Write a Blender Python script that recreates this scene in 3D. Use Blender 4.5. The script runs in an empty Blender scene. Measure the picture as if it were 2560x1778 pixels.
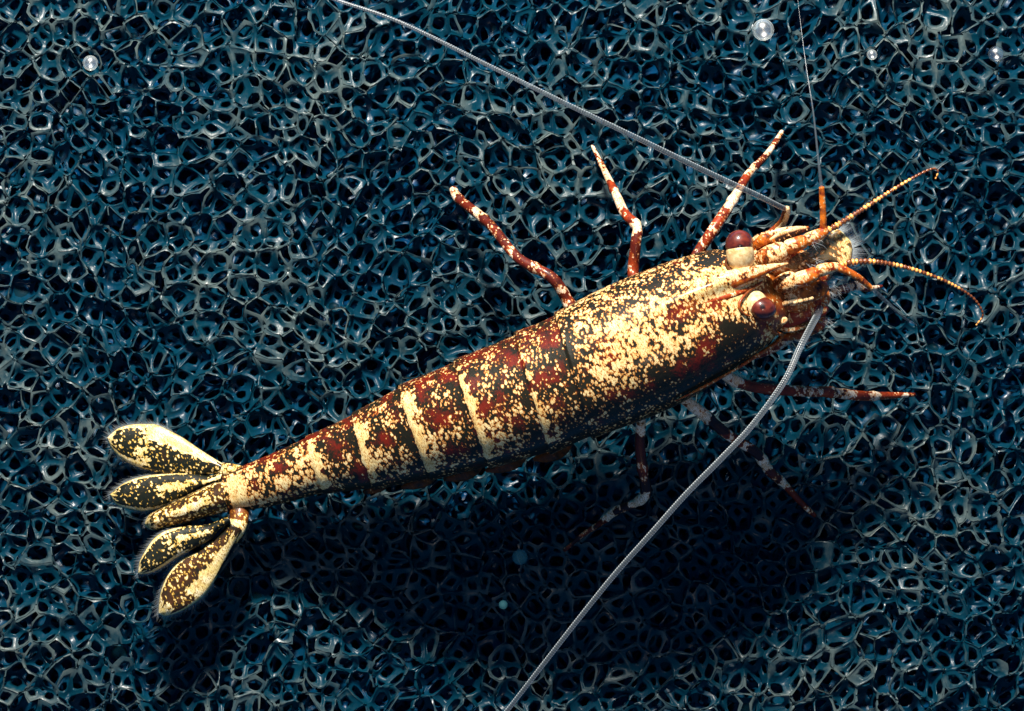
import bpy, math, random
import numpy as np
from itertools import combinations
from mathutils import Vector

# ---------------------------------------------------------------- camera, world, lamps, exposure
SC = bpy.context.scene
COL = SC.collection
SC.unit_settings.system = 'METRIC'
SC.unit_settings.scale_length = 0.001          # one unit = one millimetre
H = 95.0                                       # camera height above the foam (long macro lens)
cam_d = bpy.data.cameras.new('camera')
cam = bpy.data.objects.new('camera', cam_d); COL.objects.link(cam)
cam.location = (0, 0, H)
cam_d.sensor_width = 36.0
cam_d.lens = 36.0 * H / 25.6
cam_d.clip_start = 1.0
cam_d.clip_end = 400.0
cam_d.dof.use_dof = True
cam_d.dof.focus_distance = H - 2.2
cam_d.dof.aperture_fstop = 60.0
cam_d.dof.aperture_blades = 7
SC.camera = cam

world = bpy.data.worlds.new('World'); SC.world = world
world.use_nodes = True
bg = world.node_tree.nodes['Background']
bg.inputs['Color'].default_value = (0.0, 0.22, 0.62, 1)
bg.inputs['Strength'].default_value = 0.40

def area(name, loc, target, size, power, color):
    d = bpy.data.lights.new(name, 'AREA'); d.shape = 'DISK'
    d.size = size; d.energy = power; d.color = color
    o = bpy.data.objects.new(name, d); COL.objects.link(o)
    o.location = loc
    o.rotation_euler = (Vector(target) - Vector(loc)).to_track_quat('-Z', 'Y').to_euler()
    return o
area('key_lamp', (-8, 62, 50), (0, 0, 0), 13, 232000, (1.0, 0.94, 0.84))
area('fill_lamp', (10, -26, 84), (0, 0, 0), 14, 8500, (1.0, 0.82, 0.64))  # added fill light, lifts the shaded flank and lower legs

SC.view_settings.view_transform = 'Standard'
SC.view_settings.look = 'None'
SC.view_settings.exposure = 0.0
SC.view_settings.gamma = 1.0

rng = np.random.default_rng(7)
random.seed(7)

# ---------------------------------------------------------------- helpers
def P(px, py, z):
    """a point seen at (px, py) of the photograph when it lies z above the foam"""
    t = min(max(z / 2.2, 0.0), 1.0)
    z = z + 1.1 * t * t * (3 - 2 * t)          # the body is held clear of the foam, feet and bubbles stay on it
    k = (H - z) / H / 100.0
    return np.array([(px - 1280.0) * k, (889.0 - py) * k, z])

def new_mesh(name, verts, faces, mat, parent=None, smooth=True, pig=None, loc=None):
    verts = np.asarray(verts, dtype=np.float64)
    m = bpy.data.meshes.new(name)
    m.from_pydata(verts.tolist(), [], [tuple(int(i) for i in f) for f in faces])
    m.materials.append(mat)
    if smooth:
        m.polygons.foreach_set('use_smooth', [True] * len(m.polygons))
    if pig is not None:
        a = m.color_attributes.new('pig', 'FLOAT_COLOR', 'POINT')
        c = np.ones((len(verts), 4)); c[:, :3] = pig
        a.data.foreach_set('color', c.ravel())
    m.update()
    o = bpy.data.objects.new(name, m); COL.objects.link(o)
    if parent is not None:
        o.parent = parent
    return o

def catmull(pts, n):
    pts = np.asarray(pts, dtype=float)
    if len(pts) == 2:
        t = np.linspace(0, 1, n)[:, None]
        return pts[0] * (1 - t) + pts[1] * t
    d = np.linalg.norm(np.diff(pts[:, :3], axis=0), axis=1)
    cum = np.concatenate([[0], np.cumsum(np.maximum(d, 1e-6))])
    ext = np.vstack([2 * pts[0] - pts[1], pts, 2 * pts[-1] - pts[-2]])
    out = []
    for u in np.linspace(0, cum[-1], n):
        i = min(int(np.searchsorted(cum, u, side='right') - 1), len(pts) - 2)
        t = (u - cum[i]) / (cum[i + 1] - cum[i])
        p0, p1, p2, p3 = ext[i], ext[i + 1], ext[i + 2], ext[i + 3]
        out.append(0.5 * ((2 * p1) + (-p0 + p2) * t + (2 * p0 - 5 * p1 + 4 * p2 - p3) * t * t
                          + (-p0 + 3 * p1 - 3 * p2 + p3) * t ** 3))
    return np.array(out)

def interp_at(values, s):
    """catmull-rom interpolation of station values at (fractional) station s"""
    v = np.asarray(values, float)
    n = len(v); i = int(min(max(math.floor(s), 0), n - 2)); t = s - i
    p1, p2 = v[i], v[i + 1]
    p0 = v[i - 1] if i > 0 else 2 * p1 - p2
    p3 = v[i + 2] if i + 2 < n else 2 * p2 - p1
    return 0.5 * ((2 * p1) + (-p0 + p2) * t + (2 * p0 - 5 * p1 + 4 * p2 - p3) * t * t
                  + (-p0 + 3 * p1 - 3 * p2 + p3) * t ** 3)

def tube_geo(path, rad, n=40, ring=12, flat=1.0, radmod=None, caps=True, linear=False):
    """path: world points, rad: radius (units) per path point. Rounded ends. Returns verts, faces, t, angle"""
    pr = np.hstack([np.asarray(path, float), np.asarray(rad, float)[:, None]])
    s = catmull(pr, n)
    C, R = s[:, :3], np.maximum(s[:, 3], 0.004)
    tan = np.gradient(C, axis=0)
    tan /= np.linalg.norm(tan, axis=1)[:, None] + 1e-12
    up = np.array([0, 0, 1.0])
    V, T, A = [], [], []
    for k in range(n):
        t = k / (n - 1)
        side = np.cross(tan[k], up); l = np.linalg.norm(side)
        side = side / l if l > 1e-4 else np.array([1.0, 0, 0])
        nrm = np.cross(side, tan[k])
        r = R[k] * (radmod(t) if radmod else 1.0)
        for j in range(ring):
            a = 2 * math.pi * j / ring
            V.append(C[k] + r * (math.cos(a) * side + flat * math.sin(a) * nrm)); T.append(t); A.append(a)
    F = []
    for k in range(n - 1):
        for j in range(ring):
            j2 = (j + 1) % ring
            F.append((k * ring + j, k * ring + j2, (k + 1) * ring + j2, (k + 1) * ring + j))
    if caps:
        for k, sgn in ((0, -1), (n - 1, 1)):
            V.append(C[k] + sgn * tan[k] * R[k] * 0.7); T.append(k / (n - 1)); A.append(0)
            c = len(V) - 1
            for j in range(ring):
                j2 = (j + 1) % ring
                a, b = k * ring + j, k * ring + j2
                F.append((b, a, c) if sgn < 0 else (a, b, c))
    return np.array(V), F, np.array(T), np.array(A)

# ---------------------------------------------------------------- materials
def node_mat(name):
    m = bpy.data.materials.new(name); m.use_nodes = True
    nt = m.node_tree
    return m, nt, nt.nodes, nt.links, nt.nodes['Principled BSDF']

def mathn(N, L, op, a, b=None, clamp=False):
    n = N.new('ShaderNodeMath'); n.operation = op; n.use_clamp = clamp
    for i, v in enumerate((a, b)):
        if v is None: continue
        if isinstance(v, (int, float)): n.inputs[i].default_value = v
        else: L.new(v, n.inputs[i])
    return n.outputs[0]

def mixc(N, L, fac, a, b):
    n = N.new('ShaderNodeMix'); n.data_type = 'RGBA'
    if isinstance(fac, (int, float)): n.inputs[0].default_value = fac
    else: L.new(fac, n.inputs[0])
    for i, v in ((6, a), (7, b)):
        if isinstance(v, tuple): n.inputs[i].default_value = (*v, 1)
        else: L.new(v, n.inputs[i])
    return n.outputs[2]

def noise(N, L, vec, scale, detail=3, rough=0.55, dist=0.0):
    n = N.new('ShaderNodeTexNoise'); n.inputs['Scale'].default_value = scale
    n.inputs['Detail'].default_value = detail; n.inputs['Roughness'].default_value = rough
    n.inputs['Distortion'].default_value = dist
    L.new(vec, n.inputs['Vector'])
    return n.outputs['Fac']

def ramp(N, L, fac, stops, interp='LINEAR'):
    n = N.new('ShaderNodeValToRGB'); cr = n.color_ramp; cr.interpolation = interp
    while len(cr.elements) < len(stops): cr.elements.new(0.5)
    for e, (p, c) in zip(cr.elements, stops):
        e.position = p; e.color = (*c, 1) if len(c) == 3 else c
    L.new(fac, n.inputs['Fac'])
    return n.outputs['Color']

def shell_material(name, spot=5.0, cream=(0.78, 0.63, 0.31), cream2=(0.70, 0.47, 0.17), ochre=(0.45, 0.13, 0.008),
                   red=(0.15, 0.012, 0.002), dark=(0.006, 0.005, 0.004), orange=(0.55, 0.13, 0.01),
                   rough=0.5, alpha=None, stretch=None, bias=0.0):
    """Mottled crustacean shell. Attribute pig: R share of cream pigment, G redness of the ground, B orange tissue."""
    m, nt, N, L, B = node_mat(name)
    tc = N.new('ShaderNodeTexCoord'); vec = tc.outputs['Object']
    mp = N.new('ShaderNodeMapping'); L.new(vec, mp.inputs['Vector'])
    mp.inputs['Rotation'].default_value = (0, 0, math.radians(-25))
    vec0 = mp.outputs['Vector']
    m2 = N.new('ShaderNodeMapping'); L.new(vec0, m2.inputs['Vector']); m2.inputs['Scale'].default_value = stretch or (1.2, 0.85, 0.9)
    vec = m2.outputs['Vector']
    m3 = N.new('ShaderNodeMapping'); L.new(vec0, m3.inputs['Vector']); m3.inputs['Scale'].default_value = (2.0, 0.55, 0.7)
    at = N.new('ShaderNodeAttribute'); at.attribute_name = 'pig'
    sep = N.new('ShaderNodeSeparateColor'); L.new(at.outputs['Color'], sep.inputs[0])
    # ragged cells: distorted voronoi spots + noise
    nz = N.new('ShaderNodeTexNoise'); nz.inputs['Scale'].default_value = spot * 2.2; nz.inputs['Detail'].default_value = 3
    L.new(vec, nz.inputs['Vector'])
    off = N.new('ShaderNodeVectorMath'); off.operation = 'MULTIPLY_ADD'
    L.new(nz.outputs['Color'], off.inputs[0]); off.inputs[1].default_value = (0.10,) * 3; L.new(vec, off.inputs[2])
    vo = N.new('ShaderNodeTexVoronoi'); vo.feature = 'SMOOTH_F1'; vo.inputs['Smoothness'].default_value = 0.25
    vo.inputs['Scale'].default_value = spot * 1.7; L.new(off.outputs[0], vo.inputs['Vector'])
    n1 = noise(N, L, vec, spot * 0.62, 5, 0.62, 0.4)
    n2 = noise(N, L, vec, spot * 3.4, 3, 0.6)
    n3 = noise(N, L, vec, spot * 0.30, 3, 0.6)
    streak = noise(N, L, m3.outputs['Vector'], spot * 4.5, 2, 0.5, 0.8)
    f = mathn(N, L, 'MULTIPLY', n1, 1.0)
    f = mathn(N, L, 'SUBTRACT', f, mathn(N, L, 'MULTIPLY', mathn(N, L, 'SUBTRACT', vo.outputs['Distance'], 0.33), 0.62))
    f = mathn(N, L, 'ADD', f, mathn(N, L, 'MULTIPLY', mathn(N, L, 'SUBTRACT', n2, 0.5), 0.26))
    f = mathn(N, L, 'ADD', f, mathn(N, L, 'MULTIPLY', mathn(N, L, 'SUBTRACT', streak, 0.5), 0.22))
    f = mathn(N, L, 'ADD', f, mathn(N, L, 'MULTIPLY', mathn(N, L, 'SUBTRACT', sep.outputs[0], 0.42 + bias), 0.85))
    # ground
    rf = mathn(N, L, 'ADD', mathn(N, L, 'MULTIPLY', mathn(N, L, 'SUBTRACT', n3, 0.56), 2.6), sep.outputs[1])
    rf = mathn(N, L, 'ADD', rf, mathn(N, L, 'MULTIPLY', mathn(N, L, 'SUBTRACT', n2, 0.5), 1.3))
    ground = mixc(N, L, ramp(N, L, rf, [(0.35, (0, 0, 0)), (0.95, (1, 1, 1))]), dark, red)
    ground = mixc(N, L, mathn(N, L, 'MULTIPLY', sep.outputs[2], ramp(N, L, n1, [(0.35, (0, 0, 0)), (0.6, (1, 1, 1))])), ground, orange)
    cr = mixc(N, L, ramp(N, L, n1, [(0.42, (1, 1, 1)), (0.62, (0, 0, 0))]), cream, cream2)
    cr = mixc(N, L, ramp(N, L, streak, [(0.40, (1, 1, 1)), (0.50, (0, 0, 0))]), cr, tuple(k * c for k, c in zip((.5, .36, .22), cream2)))
    msk = ramp(N, L, f, [(0.455, (0, 0, 0)), (0.515, (1, 1, 1))])
    rim = ramp(N, L, f, [(0.505, (0, 0, 0)), (0.60, (1, 1, 1))])
    col = mixc(N, L, msk, ground, mixc(N, L, rim, ochre, cr))
    L.new(col, B.inputs['Base Color'])
    B.inputs['Roughness'].default_value = rough
    B.inputs['IOR'].default_value = 1.36
    B.inputs['Specular IOR Level'].default_value = 0.35
    B.inputs['Coat Weight'].default_value = 0.18; B.inputs['Coat Roughness'].default_value = 0.18
    bp = N.new('ShaderNodeBump'); bp.inputs['Strength'].default_value = 0.25; bp.inputs['Distance'].default_value = 0.03
    L.new(mathn(N, L, 'ADD', f, mathn(N, L, 'MULTIPLY', streak, 0.35)), bp.inputs['Height'])
    L.new(bp.outputs[0], B.inputs['Normal'])
    if alpha is not None:
        a = mathn(N, L, 'MAXIMUM', ramp(N, L, f, [(0.45, (alpha,) * 3), (0.53, (1, 1, 1))]), alpha)
        L.new(a, B.inputs['Alpha'])
    return m

M_body = shell_material('mottled_shell', 6.4, red=(0.12, 0.008, 0.002), dark=(0.009, 0.008, 0.003))
M_leg = shell_material('banded_leg_shell', 7.0, cream=(0.78, 0.66, 0.50), cream2=(0.72, 0.48, 0.28), red=(0.085, 0.008, 0.003), dark=(0.02, 0.003, 0.002), orange=(0.30, 0.035, 0.004))
M_head = shell_material('head_shell', 8.0, bias=0.05, cream=(0.80, 0.63, 0.36), cream2=(0.72, 0.45, 0.20), red=(0.22, 0.016, 0.003), orange=(0.58, 0.14, 0.008), dark=(0.02, 0.006, 0.003))
M_fan = shell_material('tail_fan_shell', 6.5, cream=(0.88, 0.76, 0.46), cream2=(0.74, 0.56, 0.20), ochre=(0.55, 0.30, 0.02),
                       red=(0.03, 0.012, 0.003), dark=(0.006, 0.008, 0.004))

def simple(name, col, rough=0.4, alpha=1.0, spec=0.5, trans=0.0, nscale=None, col2=None, bump=0):
    m, nt, N, L, B = node_mat(name)
    B.inputs['Base Color'].default_value = (*col, 1)
    B.inputs['Roughness'].default_value = rough
    B.inputs['Specular IOR Level'].default_value = spec
    B.inputs['Alpha'].default_value = alpha
    B.inputs['Transmission Weight'].default_value = trans
    tc = N.new('ShaderNodeTexCoord')
    if nscale:
        nz = noise(N, L, tc.outputs['Object'], nscale, 4, 0.6)
        L.new(mixc(N, L, ramp(N, L, nz, [(0.35, (0, 0, 0)), (0.65, (1, 1, 1))]), col, col2), B.inputs['Base Color'])
        if bump:
            bp = N.new('ShaderNodeBump'); bp.inputs['Strength'].default_value = bump; bp.inputs['Distance'].default_value = 0.02
            L.new(nz, bp.inputs['Height']); L.new(bp.outputs[0], B.inputs['Normal'])
    return m

M_stalk = simple('cream_eyestalk', (0.74, 0.59, 0.31), 0.45, nscale=10, col2=(0.50, 0.30, 0.11), bump=0.4)
M_hair = simple('pale_bristle', (0.45, 0.50, 0.52), 0.4, alpha=0.35)
M_feeler = None
def feeler_mat(name, col, col2, alpha):
    m, nt, N, L, B = node_mat(name)
    at = N.new('ShaderNodeAttribute'); at.attribute_name = 'pig'
    sep = N.new('ShaderNodeSeparateColor'); L.new(at.outputs['Color'], sep.inputs[0])
    c = mixc(N, L, sep.outputs[0], col, col2)
    L.new(c, B.inputs['Base Color'])
    B.inputs['Roughness'].default_value = 0.22
    B.inputs['Specular IOR Level'].default_value = 0.5
    L.new(mathn(N, L, 'ADD', mathn(N, L, 'MULTIPLY', sep.outputs[0], 1 - alpha), alpha), B.inputs['Alpha'])
    return m
M_antenna = feeler_mat('glassy_grey_antenna', (0.04, 0.055, 0.07), (0.46, 0.50, 0.51), 0.36)
M_orange = feeler_mat('orange_beaded_feeler', (0.10, 0.014, 0.006), (0.95, 0.42, 0.10), 0.85)

def eye_material():
    m, nt, N, L, B = node_mat('red_brown_compound_eye')
    tc = N.new('ShaderNodeTexCoord')
    vo = N.new('ShaderNodeTexVoronoi'); vo.inputs['Scale'].default_value = 22; L.new(tc.outputs['Object'], vo.inputs['Vector'])
    nz = noise(N, L, tc.outputs['Object'], 5, 3, 0.6, 0.6)
    c = mixc(N, L, ramp(N, L, nz, [(0.35, (0, 0, 0)), (0.7, (1, 1, 1))]), (0.15, 0.022, 0.009), (0.035, 0.005, 0.003))
    at = N.new('ShaderNodeAttribute'); at.attribute_name = 'pig'
    sep = N.new('ShaderNodeSeparateColor'); L.new(at.outputs['Color'], sep.inputs[0])
    c = mixc(N, L, sep.outputs[0], c, (0.006, 0.003, 0.003))     # the dark false pupil
    c = mixc(N, L, sep.outputs[1], c, (0.42, 0.13, 0.08))        # pinkish rim
    L.new(c, B.inputs['Base Color'])
    B.inputs['Roughness'].default_value = 0.42; B.inputs['Specular IOR Level'].default_value = 0.25
    B.inputs['Coat Weight'].default_value = 0.7; B.inputs['Coat Roughness'].default_value = 0.10
    bp = N.new('ShaderNodeBump'); bp.inputs['Strength'].default_value = 0.12; bp.inputs['Distance'].default_value = 0.01
    L.new(vo.outputs['Distance'], bp.inputs['Height']); L.new(bp.outputs[0], B.inputs['Normal'])
    return m
M_eye = eye_material()

def foam_material():
    m, nt, N, L, B = node_mat('wet_dark_foam')
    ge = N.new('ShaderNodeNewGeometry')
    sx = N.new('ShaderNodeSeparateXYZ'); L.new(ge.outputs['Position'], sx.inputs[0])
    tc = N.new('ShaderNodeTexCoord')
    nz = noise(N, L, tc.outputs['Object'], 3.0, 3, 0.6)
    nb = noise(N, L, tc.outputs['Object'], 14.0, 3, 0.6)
    # depth haze painted by height: pale grey ridges on top, teal and navy below
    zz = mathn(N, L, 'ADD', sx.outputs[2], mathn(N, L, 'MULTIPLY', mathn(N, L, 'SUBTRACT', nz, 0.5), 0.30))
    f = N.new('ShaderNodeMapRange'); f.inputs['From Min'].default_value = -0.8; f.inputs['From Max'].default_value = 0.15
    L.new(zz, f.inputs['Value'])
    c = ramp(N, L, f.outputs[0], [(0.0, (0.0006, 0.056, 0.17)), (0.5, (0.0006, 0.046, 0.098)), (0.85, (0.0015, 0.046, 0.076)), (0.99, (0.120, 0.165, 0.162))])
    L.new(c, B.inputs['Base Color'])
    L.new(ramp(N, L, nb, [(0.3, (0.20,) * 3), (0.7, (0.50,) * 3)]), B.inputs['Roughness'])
    B.inputs['Specular IOR Level'].default_value = 0.30
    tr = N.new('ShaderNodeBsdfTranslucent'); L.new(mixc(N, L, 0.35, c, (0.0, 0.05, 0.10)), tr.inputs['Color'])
    ms = N.new('ShaderNodeMixShader'); ms.inputs[0].default_value = 0.48
    L.new(B.outputs[0], ms.inputs[1]); L.new(tr.outputs[0], ms.inputs[2])
    L.new(ms.outputs[0], N['Material Output'].inputs['Surface'])
    bp = N.new('ShaderNodeBump'); bp.inputs['Strength'].default_value = 0.12; bp.inputs['Distance'].default_value = 0.02
    L.new(nb, bp.inputs['Height']); L.new(bp.outputs[0], B.inputs['Normal'])
    return m
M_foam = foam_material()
M_film = simple('foam_film', (0.002, 0.03, 0.05), 0.5, alpha=0.4, spec=0.15)
M_back = simple('foam_depth', (0.003, 0.10, 0.30), 0.9, spec=0.0)  # blue tint paints haze into the deepest holes

# ---------------------------------------------------------------- the foam: a sliced open-cell network
def build_foam():
    a = 0.715
    gsc = a / 1.05
    X0, X1, Y0, Y1, Z0, Z1 = -14.2, 14.2, -10.3, 10.3, -2.25, 0.9
    nx, ny, nz_ = int((X1 - X0) / a) + 1, int((Y1 - Y0) / a) + 1, int((Z1 - Z0) / a) + 1
    pts = []
    for i in range(nx):
        for j in range(ny):
            for k in range(nz_):
                b = np.array([X0 + i * a, Y0 + j * a, Z0 + k * a])
                pts.append(b); pts.append(b + a / 2)
    pts = np.array(pts); pts += rng.normal(0, 0.150 * a, pts.shape)
    n = len(pts)
    # neighbours through a coarse grid
    cell = np.floor((pts - pts.min(0)) / (1.35 * gsc)).astype(int)
    grid = {}
    for i, c in enumerate(map(tuple, cell)): grid.setdefault(c, []).append(i)
    K = 19
    offs = [(x, y, z) for x in (-1, 0, 1) for y in (-1, 0, 1) for z in (-1, 0, 1)]
    nb = np.zeros((n, K), int); ok = np.ones(n, bool)
    for c, mem in grid.items():
        cand = []
        for o in offs: cand += grid.get((c[0] + o[0], c[1] + o[1], c[2] + o[2]), [])
        cand = np.array(cand)
        if len(cand) <= K:
            ok[mem] = False; continue
        d = np.linalg.norm(pts[cand][None] - pts[mem][:, None], axis=2)
        o = np.argsort(d, axis=1)[:, 1:K + 1]
        nb[mem] = cand[o]
    tri = np.array(list(combinations(range(K), 3)))
    inner = ok & (pts[:, 0] > X0 + .7) & (pts[:, 0] < X1 - .7) & (pts[:, 1] > Y0 + .7) & (pts[:, 1] < Y1 - .7) & (pts[:, 2] > Z0 + .35) & (pts[:, 2] < 0.58)
    ids = np.nonzero(inner)[0]
    cellfaces = {}      # (i, j) -> ordered list of vertex gids
    vpos = {}; vid = {}
    for s in range(0, len(ids), 200):
        I = ids[s:s + 200]
        D = pts[nb[I]] - pts[I][:, None]                       # B,K,3
        r = 0.5 * (D * D).sum(2)                               # B,K
        Mx = D[:, tri]                                         # B,T,3,3
        R = r[:, tri]
        c12 = np.cross(Mx[:, :, 1], Mx[:, :, 2]); det = (Mx[:, :, 0] * c12).sum(2)
        det = np.where(np.abs(det) < 1e-7, 1e-7, det)
        X = (R[..., 0:1] * c12 + R[..., 1:2] * np.cross(Mx[:, :, 2], Mx[:, :, 0])
             + R[..., 2:3] * np.cross(Mx[:, :, 0], Mx[:, :, 1])) / det[..., None]
        near = (X * X).sum(2) < 1.4 * gsc * gsc
        for b in range(len(I)):
            t = np.nonzero(near[b])[0]
            Xb = X[b, t]
            good = (Xb @ D[b].T <= r[b] + 1e-7).all(1)
            t = t[good]; Xb = Xb[good]
            i = int(I[b]); byf = {}
            for q, x in zip(t, Xb):
                nbs = nb[i, tri[q]]
                key = tuple(sorted((i, int(nbs[0]), int(nbs[1]), int(nbs[2]))))
                if key not in vid:
                    vid[key] = len(vid); vpos[vid[key]] = x + pts[i]
                g = vid[key]
                for j in nbs: byf.setdefault(int(j), []).append(g)
            for j, gs in byf.items():
                if i < j or not inner[j]:
                    if len(gs) >= 3: cellfaces[(i, j)] = gs
    print('foam cells', len(ids), 'faces', len(cellfaces))
    # surface relief of the slice
    def cut(x, y): return 0.025 * math.sin(x * 0.9 + 1.3 * math.sin(y * .5)) + 0.025 * math.sin(y * 1.1 + x * .35 + 2)
    V = []; F = []; FM = []
    shr = {}
    tt = 0.072
    def squash(p):
        z0 = cut(p[0], p[1]); z = p[2] - z0
        if z > 0: z = 0.20 * (1 - math.exp(-z * 2.2))
        return (p[0], p[1], z + z0)
    def addv(p):
        V.append(squash(p)); return len(V) - 1
    thick = rng.uniform(0.75, 1.3, n)
    for (i, j), gs in cellfaces.items():
        p = np.array([vpos[g] for g in gs])
        c = p.mean(0)
        zc = c[2] - cut(c[0], c[1])
        above = zc > 0.10
        if above and p[:, 2].min() > 0.36: continue
        if abs(c[0]) > 13.6 or abs(c[1]) > 9.7: continue
        nrm = pts[j] - pts[i]; nrm /= np.linalg.norm(nrm)
        u = p[0] - c; u -= nrm * (u @ nrm); lu = np.linalg.norm(u)
        if lu < 1e-6: continue
        u /= lu; w = np.cross(nrm, u)
        ang = np.arctan2((p - c) @ w, (p - c) @ u)
        o = np.argsort(ang); p = p[o]; gs = [gs[q] for q in o]; m = len(gs)
        size = np.linalg.norm(p - c, axis=1).mean()
        rr = random.random()
        if size < 0.12 * gsc: h = 0.0
        else: h = random.uniform(0.44, 0.78)
        if above: h = 0.97
        closed = h == 0.0
        deep = zc < -0.65
        # perimeter points: corners and mid-edges
        per = np.empty((2 * m, 3)); per[0::2] = p; per[1::2] = (p + np.roll(p, -1, axis=0)) / 2
        rad = np.linalg.norm(per - c, axis=1); mr = rad.mean()
        if not closed:
            # rounded window: pull the outline towards a circle
            dirs = (per - c) / rad[:, None]
            rh = (0.30 * rad + 0.70 * min(mr, rad.min() * 1.18)) * h
            if above: rh = rad - 0.012
            rh = np.minimum(rh, rad - 0.012)
            hole = c + dirs * np.maximum(rh, 0.02)[:, None]
            hid = [addv(q) for q in hole]
            if above:
                for q in hid: V[q] = (V[q][0], V[q][1], V[q][2] + 0.035)
        else:
            cid = addv(c)
        if not closed and rr < 0.12 and zc < -0.25:     # a film left in the window
            F.append(tuple(hid)); FM.append(1)
        for side in (i, j):
            pc = pts[side]; th = tt * thick[side]
            fl = -1 if side == i else 1          # every face looks into its own cell
            outer = []
            for q in range(m):
                g = gs[q]
                k = (g, side)
                if k not in shr: shr[k] = addv(p[q] + (pc - p[q]) * th * 1.7)
                outer.append(shr[k])
                g2 = gs[(q + 1) % m]
                k = (min(g, g2), max(g, g2), side)
                if k not in shr:
                    mid = per[2 * q + 1]; shr[k] = addv(mid + (pc - mid) * th * 0.75)
                outer.append(shr[k])
            if above:
                for q in range(2 * m):
                    q2 = (q + 1) % (2 * m)
                    if max(per[q][2] - cut(*per[q][:2]), per[q2][2] - cut(*per[q2][:2])) < 0.16:
                        F.append((outer[q], outer[q2], hid[q2], hid[q])[::fl]); FM.append(0)
                continue
            if closed:
                for q in range(2 * m):
                    F.append((outer[q], outer[(q + 1) % (2 * m)], cid)[::fl]); FM.append(0)
                continue
            if deep:
                for q in range(2 * m):
                    q2 = (q + 1) % (2 * m)
                    F.append((outer[q], outer[q2], hid[q2], hid[q])[::fl]); FM.append(0)
            else:
                sgn = 1 if side == j else -1
                d = abs((pc - c) @ nrm) * th
                mid = 0.55 * hole + 0.45 * (c + (per - c) * (1 - th)) + sgn * nrm * d * 0.42
                mi = [addv(q) for q in mid]
                for q in range(2 * m):
                    q2 = (q + 1) % (2 * m)
                    F.append((outer[q], outer[q2], mi[q2], mi[q])[::fl]); FM.append(0)
                    F.append((mi[q], mi[q2], hid[q2], hid[q])[::fl]); FM.append(0)
    me = bpy.data.meshes.new('foam')
    Va = np.array(V, dtype=np.float64)
    # real foam is never straight: bend the struts a little and let the cell size drift across the sheet
    wr = np.random.default_rng(11)
    W_ = np.zeros_like(Va)
    for lam, amp, cnt in ((0.50, 0.0095, 8), (1.2, 0.010, 6), (5.0, 0.05, 5)):
        for _ in range(cnt):
            kd = wr.normal(0, 1, 3); kd *= 2 * math.pi / lam / np.linalg.norm(kd)
            W_ += np.sin(Va @ kd + wr.uniform(0, 6.28))[:, None] * wr.normal(0, amp, 3) * np.array([1, 1, 0])
    Va = (Va + W_).astype(np.float32)
    lt = np.array([len(f) for f in F], dtype=np.int32)
    ls = np.concatenate([[0], np.cumsum(lt)[:-1]]).astype(np.int32)
    vi = np.fromiter((v for f in F for v in f), dtype=np.int32)
    me.vertices.add(len(Va)); me.vertices.foreach_set('co', Va.ravel())
    me.loops.add(len(vi)); me.loops.foreach_set('vertex_index', vi)
    me.polygons.add(len(F)); me.polygons.foreach_set('loop_start', ls)
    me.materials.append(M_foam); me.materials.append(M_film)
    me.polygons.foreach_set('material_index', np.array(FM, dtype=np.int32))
    me.polygons.foreach_set('use_smooth', np.ones(len(F), bool))
    me.update(calc_edges=True); me.validate()
    o = bpy.data.objects.new('foam', me); COL.objects.link(o)
    o['kind'] = 'structure'
    print('foam tris', int((lt - 2).sum()))
    bk = new_mesh('foam_underside', [(-40, -30, -1.95), (40, -30, -1.95), (40, 30, -1.95), (-40, 30, -1.95)], [(0, 1, 2, 3)], M_back, smooth=False)
    bk['kind'] = 'structure'
build_foam()

# ---------------------------------------------------------------- the shrimp
root = bpy.data.objects.new('shrimp', None); COL.objects.link(root)
root['label'] = 'mottled cream, black and red-brown shrimp standing on dark blue foam'
root['category'] = 'shrimp'

ST = [  # upper outline, lower outline (photo), height of the axis, height factor
    ((556, 1186), (573, 1282), 0.80, 0.90),
    ((656, 1144), (696, 1262), 0.92, 0.95),
    ((765, 1093), (812, 1234), 1.10, 1.00),
    ((881, 1035), (934, 1222), 1.38, 1.00),
    ((996, 968), (1078, 1198), 1.72, 1.02),
    ((1135, 903), (1224, 1168), 2.10, 1.04),
    ((1285, 835), (1374, 1132), 2.40, 1.05),
    ((1386, 786), (1478, 1094), 2.65, 1.05),
    ((1488, 730), (1606, 1050), 2.80, 1.04),
    ((1585, 687), (1706, 1006), 2.90, 1.02),
    ((1690, 648), (1800, 950), 2.95, 1.00),
    ((1790, 624), (1880, 895), 2.95, 0.96),
    ((1862, 640), (1935, 845), 2.90, 0.92),
    ((1920, 655), (1968, 800), 2.80, 0.85),
    ((1975, 668), (1995, 745), 2.70, 0.80),
]
U = [s[0] for s in ST]; Lw = [s[1] for s in ST]; ZC = [s[2] for s in ST]; HF = [s[3] for s in ST]
ROLL = math.radians(18)
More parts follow.
